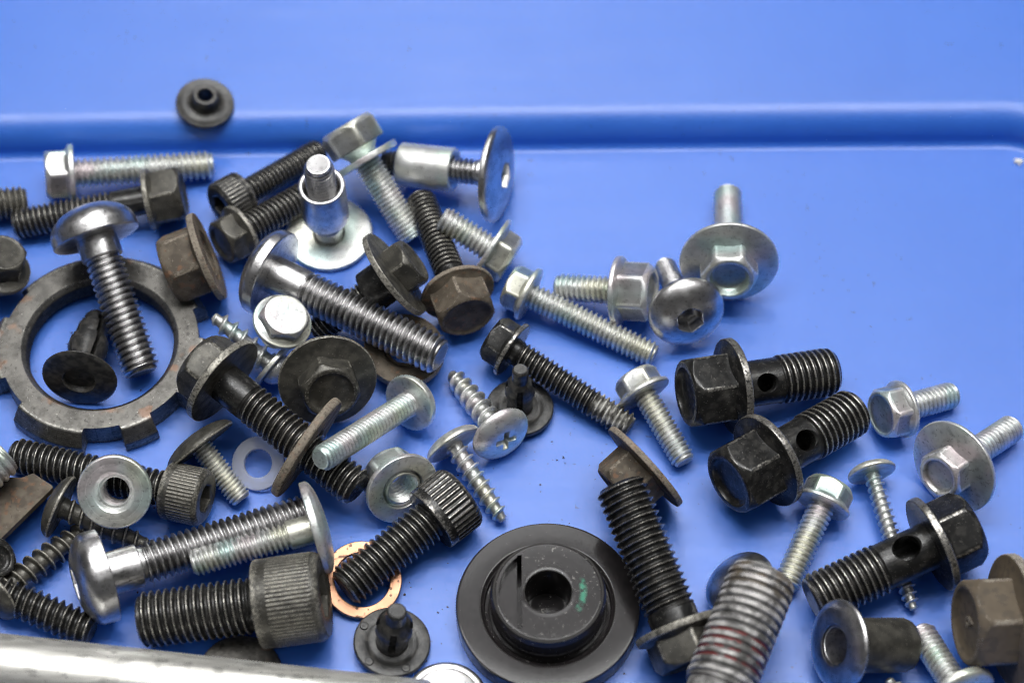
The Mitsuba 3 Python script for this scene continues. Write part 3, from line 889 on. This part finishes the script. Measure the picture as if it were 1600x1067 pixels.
# grey stud with red thread lock
def grey_stud(L):
    tn = lambda z: np.where(z < 0.42 * L, np.where(z > .14 * L, .95, .5), np.clip(.5 - (z / L - .6) * 1.3, 0, .5))
    return [('thread', thread(0, L, 13.2, 1.75, depth=.46, crest=.46, root=.14, tip=1.6, tones=tn, n=56), 'mat_stub', 'grey worn thread smeared with red thread lock'), ('plain_end', lathe([(1, -6, .5), (4.5, -6, .6), (5.6, -5, .6), (5.9, .2, .4), (1, .2, 0)], 48, .5), 'mat_stub')]


put('threaded_stud', 'thick grey threaded stud smeared with red thread lock at the front edge', 'stud', grey_stud, (1122, 1076), (1193, 900), z=(13.5, 15.5), rest=False)
dome_bolt('polished round bolt head peeking out behind the grey stud', (1158, 915), D=(-0.42, 0.50, 0.52), m='mat_steel', R=7.2, h=4.2, rim=.2, d=6, L=6, z=6.2, rest=False)

# black collar
def collar(L):
    H, B = 5.0, 10.6
    th = ring_th(144)
    n = len(th)
    prof = [(17.2, 0, 0), (17.7, .4, .9), (17.75, H - .5, .4), (17.6, H - .15, 1), (17.2, H, .6), (13.3, H, 0), (13.05, H - .05, .9), (12.5, H - .75, .3), (12.35, H - .8, .8), (12.1, H - 1.8, 0), (11.5, H - 1.9, 0), (11.3, H - 1.4, 0), (11.15, B - 1.5, .3), (11.05, B - 1.2, .9), (10.75, B - .85, .3), (10.6, B - .3, .9), (10.2, B - .03, .7), (9.9, B, .2), (8.0, B, 0), (5.6, B, .1), (4.75, B, .5), (4.55, B - .1, 1), (4.4, B - .4, .2), (4.4, .7, 0), (.3, .6, 0), (.3, 0, 0)]
    pr = np.array(prof)
    m = grid(np.repeat(pr[:, :1], n, 1), pr[:, 1], th, np.zeros(len(pr)), pr[:, 2], loop=True)
    man = to_manifold(m)
    groove = manifold3d.Manifold.cube([0.9, 15.4, 8]).translate([-5.95, -7.7, B - 6.5])
    cut = groove + (cyl(9.4, 4, B - 1.8, n=96) ^ manifold3d.Manifold.cube([20, 40, 30]).translate([-20 - 5.2, -20, 0]))
    man = man - cut
    v, f, nn = meshkit.arrays(man, 32)
    r = np.hypot(v[:, 0], v[:, 1])
    ang = np.degrees(np.arctan2(v[:, 1], v[:, 0]))
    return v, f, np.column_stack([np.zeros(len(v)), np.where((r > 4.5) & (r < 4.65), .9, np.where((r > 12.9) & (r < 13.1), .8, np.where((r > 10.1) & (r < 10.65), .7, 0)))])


ctr = P(856, 944, 5.0) * [1, 1, 0] + [0, 0, .05]
key = emit('machined_collar', 'big glossy black machined collar with a stepped boss and centre bore', 'collar', [('body', collar(1), 'mat_collar')], np.eye(3), ctr)
st = []
sr = random.Random(5)
# thin green paint smear on the boss face: an annular patch just above it
a0, a1 = math.radians(-38), math.radians(28)
nA, nR = 24, 5
V, U = [], []
for i in range(nA):
    for j in range(nR):
        a = a0 + (a1 - a0) * i / (nA - 1); r = 5.9 + 1.7 * j / (nR - 1)
        edge = min(i, nA - 1 - i) / 4.0, min(j, nR - 1 - j) / 1.5
        V.append([r * math.cos(a), r * math.sin(a), 10.6 + .006]); U.append([min(1.0, *edge), 0])
F = [[i * nR + j, (i + 1) * nR + j, (i + 1) * nR + j + 1] for i in range(nA - 1) for j in range(nR - 1)] + [[i * nR + j, (i + 1) * nR + j + 1, i * nR + j + 1] for i in range(nA - 1) for j in range(nR - 1)]
scene[key + '__paint_smear'] = mikit.ply(((np.array(V) + ctr) / 1000, np.array(F)), 'mat_collar', smooth=True, uv=np.array(U))
labels[key + '__paint_smear'] = {'label': 'green smear on the boss face'}

# copper washer
put('copper_washer', 'copper sealing washer with dirt specks under the knurled cap screw', 'washer', lambda L: [(None, washer(7.7, 5.4, 1.3, .2), 'mat_copper')], (566, 906), D=(0.05, 0.24, 0.97), L=1, z=3.0)
cap_screw('black socket cap screw with coarse knurled head, tip over the copper washer', (672, 813), (537, 919), d=8.6, p=1.42, R=6.7, h=8.4, s=6, teeth=36, knurl=.34, spin=8, z=(8, 6))
tapping_screw('zinc tapping screw with cross recess in its domed head, beside the black clip', (780, 675), (706, 584), d=5.3, core=3.5, p=2.45, R=6.3, h=2.8, drive='cross', s=4.6, z=(6.5, 2.4), spin=30)


def clip(rf, prong, dimples=True):
    def build(L):
        base = lathe([(0.4, -.2, 0), (rf - .4, -.2, .3), (rf, .2, .8), (rf, 1.0, .8), (rf - .3, 1.25, .6), (rf * .72, 1.25, .3), (rf * .66, .9, .4), (rf * .52, .8, .2), (rf * .48, 1.1, .4), (.4, 1.2, .1)], 56, .4)
        body = to_manifold(lathe([(.4, .8), (prong, .8), (prong, L * .36), (prong * 1.14, L * .46), (prong * 1.1, L * .6), (prong * .82, L * .7), (prong * .62, L * .74), (prong * .60, L * .97), (prong * .48, L), (.3, L)], 40))
        for q in (45, 135):
            body = body - manifold3d.Manifold.cube([3 * prong, prong * .42, L * .5], True).rotate([0, 0, q]).translate([0, 0, L * .42])
        body = body + cyl(prong * .55, L * .9, .8) + cyl(prong * .44, .3, L - .1)
        ps = [('flange', base, 'mat_plastic'), ('prong', from_manifold(body, .4), 'mat_plastic')]
        if dimples:
            for q in (200, 275, 345):
                ps.append(('dimple', moved(lathe([(.1, 1.0), (.85, 1.0), (.85, 1.5), (.7, 1.62), (.1, 1.55)], 20, .9), rf * .84 * math.cos(math.radians(q)), rf * .84 * math.sin(math.radians(q)), 0), 'mat_plastic'))
        return ps
    return build


put('push_clip', 'black plastic push clip standing prong up under the residue-tipped bolt', 'clip', clip(6.9, 2.7, False), (812, 640), (813, 577), z=(1.0, 15.5), rest=False, spin=45)
tapping_screw('zinc pan-head tapping screw, underside of head visible, pointing at the collar', (710, 697), (786, 813), d=4.6, core=3.1, p=2.05, R=6.0, h=2.8, drive=None, z=(6, 2.2))
flange_nut('zinc flange nut with open face toward the knurled cap screw', (630, 765), (0.42, -0.50, 0.76), 'mat_zinc', af=11.2, h=6.5, rf=7.6, tf=1.3, bore=3.2, z=7.4, spin=14)
dome_bolt('zinc button-head bolt with fine thread, tip raised against the brown washer', (638, 631), (500, 718), d=5.3, p=.98, R=5.9, h=3.6, rim=.25, z=(7.0, 19.0), rest=False, name='button_head_bolt')
k48 = flange_bolt('large dark flange bolt carrying a loose brown washer, its head on the lock ring', (352, 598), (560, 765), m='mat_black', mh='mat_olive', d=8.2, p=1.4, af=13, hh=6.6, rf=9.7, tf=1.6, smooth=6.5, ds=7.9, z=(12.5, 9.0), rest=False, spin=22)
a, b = P(352, 598, 12.5), P(560, 765, 9.0)
w = (b - a) / np.linalg.norm(b - a)
emit('flat_washer', 'brown rusty flat washer seen edge-on around a dark bolt', 'washer', [(None, washer(11.4, 4.5, 2.0, .2, .6), 'mat_brown')], frame((lambda c: w - c * np.dot(w, c) + c * 0.13)((CAM - a) / np.linalg.norm(CAM - a)) / 1.0085, UP), a + (b - a) * .615 + [0, 0, .4])
put('nylon_washer', 'translucent white nylon washer propped beside the dark flange bolt', 'washer', lambda L: [(None, washer(5.5, 2.9, 1.0, .2), 'mat_nylon')], (404, 724), D=(-0.30, 0.12, 0.95), L=1, z=3.4)
dome_bolt('grey button-head bolt with head underside showing, next to the nylon washer', (315, 699), (378, 781), m='mat_zinc', mh='mat_olive', d=4.8, p=.85, R=7.9, h=3.2, rim=.12, name='button_head_bolt', z=(8, 2.6))
cap_screw('black socket cap screw lying under the round threaded nut, fine knurled head', (262, 765), (20, 710), d=7.2, p=1.45, R=5.7, h=8.2, s=5, teeth=48, knurl=.12, mh='mat_olive', spin=0)

# round threaded nut facing the viewer
def round_nut(L):
    body = lathe([(2.9, 1.3, .3), (3.9, .15, .8), (4.2, 0, .4), (5.4, 0, .25), (5.5, .08, .5), (5.6, 0.0, .25), (6.8, 0, .25), (7.1, .15, .95), (7.25, .5, 1), (7.25, 1.2, .9), (6.0, 1.8, .4), (5.2, 3.0, .4), (5.2, 7.6, .5), (4.8, 8, .5), (3.4, 8, .2), (3.4, 1.3, .2)], 64, .5, loop=True)
    return [('body', body, 'mat_zinc'), ('threaded_bore', inner_thread(2.7, .9, 7.9, 1.0, 3.5, .5), 'mat_zinc')]


put('insert_nut', 'zinc round insert nut with its threaded hole facing the viewer', 'nut', round_nut, (178, 769), D=(-0.17, -0.17, 0.97), L=1, z=15, rest=False)
tapping_screw('dark round-head tapping screw partly under the round insert nut', (97, 793), (230, 853), m='mat_olive', d=4.9, core=3.9, p=2.3, R=6.5, h=3.0, drive=None, z=(6.5, 2.6))
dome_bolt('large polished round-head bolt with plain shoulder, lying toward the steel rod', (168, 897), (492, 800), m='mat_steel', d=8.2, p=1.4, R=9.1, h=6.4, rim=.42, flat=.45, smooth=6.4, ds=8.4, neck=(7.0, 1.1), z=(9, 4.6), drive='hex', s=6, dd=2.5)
dome_bolt('zinc pan-head bolt with a plain shoulder, resting against the polished bolt thread', (486, 826), (300, 881), m='mat_zinc', d=5.3, p=1.05, R=9.2, h=3.4, rim=.35, smooth=4.6, ds=5.7, z=(10.5, 9.0), rest=False)
cap_screw('biggest dark socket cap screw with fine knurled head, beside the steel rod', (404, 944), (220, 969), d=10.9, p=1.45, R=8.6, h=12.9, s=8, teeth=64, knurl=.12, mh='mat_olive', smooth=1.2, z=(9, 6))
tapping_screw('dark coarse tapping screw in the front corner beside the polished dome head', (-2, 927), (135, 826), m='mat_olive', d=5.6, core=3.5, p=2.3, R=5.6, h=3, drive=None, z=(6.5, 3))
flange_bolt('dark bolt thread slanting in from the picture edge just above the steel rod', (-70, 893), (144, 987), m='mat_black', d=7.0, p=1.6, af=10, rf=6.6, z=(8, 5), crest=.08)

flange_bolt('dark flanged bolt head half cut by the picture edge, above the slanting dark thread', (-16, 878), D=(0.35, 0.15, 0.90), m='mat_black', L=6, z=7.0, rest=False, af=7, hh=3.5, rf=5.0, d=5)

# brown folded clip nut and rusty threaded sleeve at the edge
def plate_from(pix, z, t, tone):
    pts = [P(x, y, z)[:2].tolist() for x, y in pix]
    cs = manifold3d.CrossSection([pts])
    if cs.area() < 0.1:
        cs = manifold3d.CrossSection([pts[::-1]])
    cs = cs.offset(-.5, manifold3d.JoinType.Round, 2, 16).offset(.5, manifold3d.JoinType.Round, 2, 16)
    return from_manifold(manifold3d.Manifold.extrude(cs, t).translate([0, 0, z - t]), tone)


clip_px = [(-90, 745), (34, 746), (52, 739), (84, 760), (-30, 872), (-90, 860)]
emit('clip_nut', 'brown folded sheet clip nut at the picture edge below the lock ring', 'clip',
     [('upper_plate', plate_from(clip_px, 8.0, 1.4, .4), 'mat_brown'), ('lower_plate', plate_from([(x, y + 2) for x, y in clip_px], 4.2, 1.2, .7), 'mat_brown'),
      ('fold', plate_from([(-90, 748), (-78, 748), (-78, 858), (-90, 858)], 6.7, 3.8, .5), 'mat_brown')], np.eye(3), np.zeros(3))
put('threaded_sleeve', 'rusty zinc threaded sleeve end at the picture edge, above the clip nut', 'sleeve', lambda L: [('thread', thread(0, L, 9.0, 1.7, depth=.45, crest=.3, tone=.8), 'mat_zinc'), ('plain_end', shank(-4, .05, 8.6, .8), 'mat_brown')], (-75, 782), (5, 709), z=(13, 13.5), rest=False)

# steel rod
def rod(L):
    return [(None, lathe([(.5, 0, .4), (6.4, 0, .6), (7.0, .6, .8), (7.0, L - .6, .8), (6.4, L, .6), (.5, L, .4)], 96, .4), 'mat_rod')]


put('steel_rod', 'bright steel rod running along the front edge of the picture', 'rod', rod, (-120, 1034), (668, 1121), z=(7, 7))
put('blank_disc', 'dull grey metal disc half under the steel rod', 'disc', lambda L: [(None, lathe([(.3, 0, .2), (7.6, 0, .4), (7.9, -.3, .7), (7.9, -1.2, .7), (7.4, -1.7, .5), (4, -2.2, .3), (.3, -2.4, .3)], 56, .7), 'mat_ring')], (376, 1054), D=(0, .46, .89), L=1, z=0)
put('push_clip', 'black plastic push clip standing prong up between the steel rod and collar', 'clip', clip(7.4, 3.2), (612, 1006), (620, 954), z=(1.2, 15.0), rest=False, spin=48)
put('cap_disc', 'shiny steel domed disc cut by the front edge beside the collar', 'disc', lambda L: [(None, lathe([(.3, 0, .2), (7.6, 0, .4), (7.9, -.4, .9), (7.9, -1.6, .9), (7.4, -2.0, .9), (6.6, -2.0, .3), (6.4, -1.8, .2), (5.8, -2.2, .8), (.3, -2.5, .8)], 56, .2), 'mat_steel')], (697, 1098), D=(0, .46, .89), L=1, z=0)

# rivet nut
def rivet_nut(L):
    fl = lathe([(3.6, -.5, .3), (3.7, -1.3, .6), (4.2, -1.75, .9), (7.0, -1.35, .5), (8.3, -.9, .7), (8.7, -.45, 1), (8.65, -.1, 1), (8.2, .1, .6), (4.5, .2, .2), (3.6, .2, .2)], 64, .4, loop=True)
    br = lathe([(3.4, .1, .2), (5.1, 0, .5), (5.2, .4, .6), (5.2, L - 1.2, .5), (4.9, L - .3, .7), (4.2, L, .6), (3.2, L, .3), (3.2, L - 2, .1), (3.4, L - 3, .1)], 56, .4, loop=True)
    return [('flange', fl, 'mat_steel'), ('barrel', br, 'mat_olive'), ('lining', lathe([(3.3, -1.0, .9), (3.9, -1.5, 1), (3.75, .5, .2), (3.75, L - 3, .1), (3.3, L - 3, .1)], 48, .4, loop=True), 'mat_steel')]


put('rivet_nut', 'steel rivet nut with a wide round flange and plain barrel at the front', 'nut', rivet_nut, (1314, 1008), D=(-0.80, -0.02, 0.60), L=15.5, z=9)
dome_bolt('zinc pan-head bolt at the front, thread beside the rivet nut barrel', (1497, 1078), (1437, 984), d=5.6, p=1.15, R=6.9, h=2.6, rim=.4, flat=.6, z=(7, 4))
flange_bolt('large mud-brown flange bolt with raised mark in its dished head, at the picture side', (1592, 968), D=(-0.93, -0.08, 0.36), m='mat_mud', L=12, z=10, d=10, p=1.5, af=16.0, hh=9.5, rf=12.5, tf=2, dish=1.0, dish_r=.84, spin=2, mark=('9', 3.0, 90, 0.3, -0.3))
tapping_screw('small zinc screw end just showing at the front below the rivet nut', (1432, 1120), (1388, 1062), d=4.2, core=3.0, p=1.8, R=5, h=2.4, drive=None, z=(4, 2.4))

# crumbs of dirt
def crumbs(spots, lo, hi, seed):
    rg = np.random.default_rng(seed)
    V, F, at = [], [], 0
    base = trimesh.creation.icosphere(subdivisions=1)
    for x, y, z in spots:
        s = rg.uniform(lo, hi) * np.array([1, rg.uniform(.6, 1.2), .6])
        v = base.vertices * (1 + .35 * rg.standard_normal((len(base.vertices), 1))) * s
        v = v + [x, y, z + s[2] * .6]
        V.append(v); F.append(base.faces + at); at += len(v)
    return np.vstack(V) / 1000, np.vstack(F)


rg = np.random.default_rng(11)
spots = [P(px, py, 0) for px, py in ((659, 1017), (666, 1033), (640, 1045), (1150, 1052), (1133, 1033), (862, 690), (880, 715), (845, 768), (735, 630), (745, 645), (640, 910), (642, 917), (975, 1052), (1146, 887), (700, 880), (690, 1005), (780, 1010), (1360, 511), (112, 520), (220, 610), (238, 612))]
for cx, cy, s, n in ((650, 960, 60, 12), (820, 740, 70, 10), (1130, 1000, 60, 10), (900, 780, 60, 6), (120, 900, 60, 10), (150, 520, 60, 10)):
    spots += [P(*(np.array([cx, cy]) + rg.normal(0, s, 2)), 0) for _ in range(n)]
v, f = crumbs(spots, .07, .22, 3)
scene['dirt_crumbs'] = mikit.ply((v, f), 'mat_crumb', smooth=True, uv=np.zeros((len(v), 2)))
labels['dirt_crumbs'] = {'label': 'dark dirt crumbs scattered over the blue tray floor', 'category': 'dirt', 'kind': 'stuff'}
v, f = crumbs([P(1591, 254, 0)], .8, .8, 4)
scene['pale_crumb'] = mikit.ply((v, f), 'mat_pale_crumb', smooth=True, uv=np.zeros((len(v), 2)))
labels['pale_crumb'] = {'label': 'single pale crumb on the blue floor by the tray corner', 'category': 'crumb'}
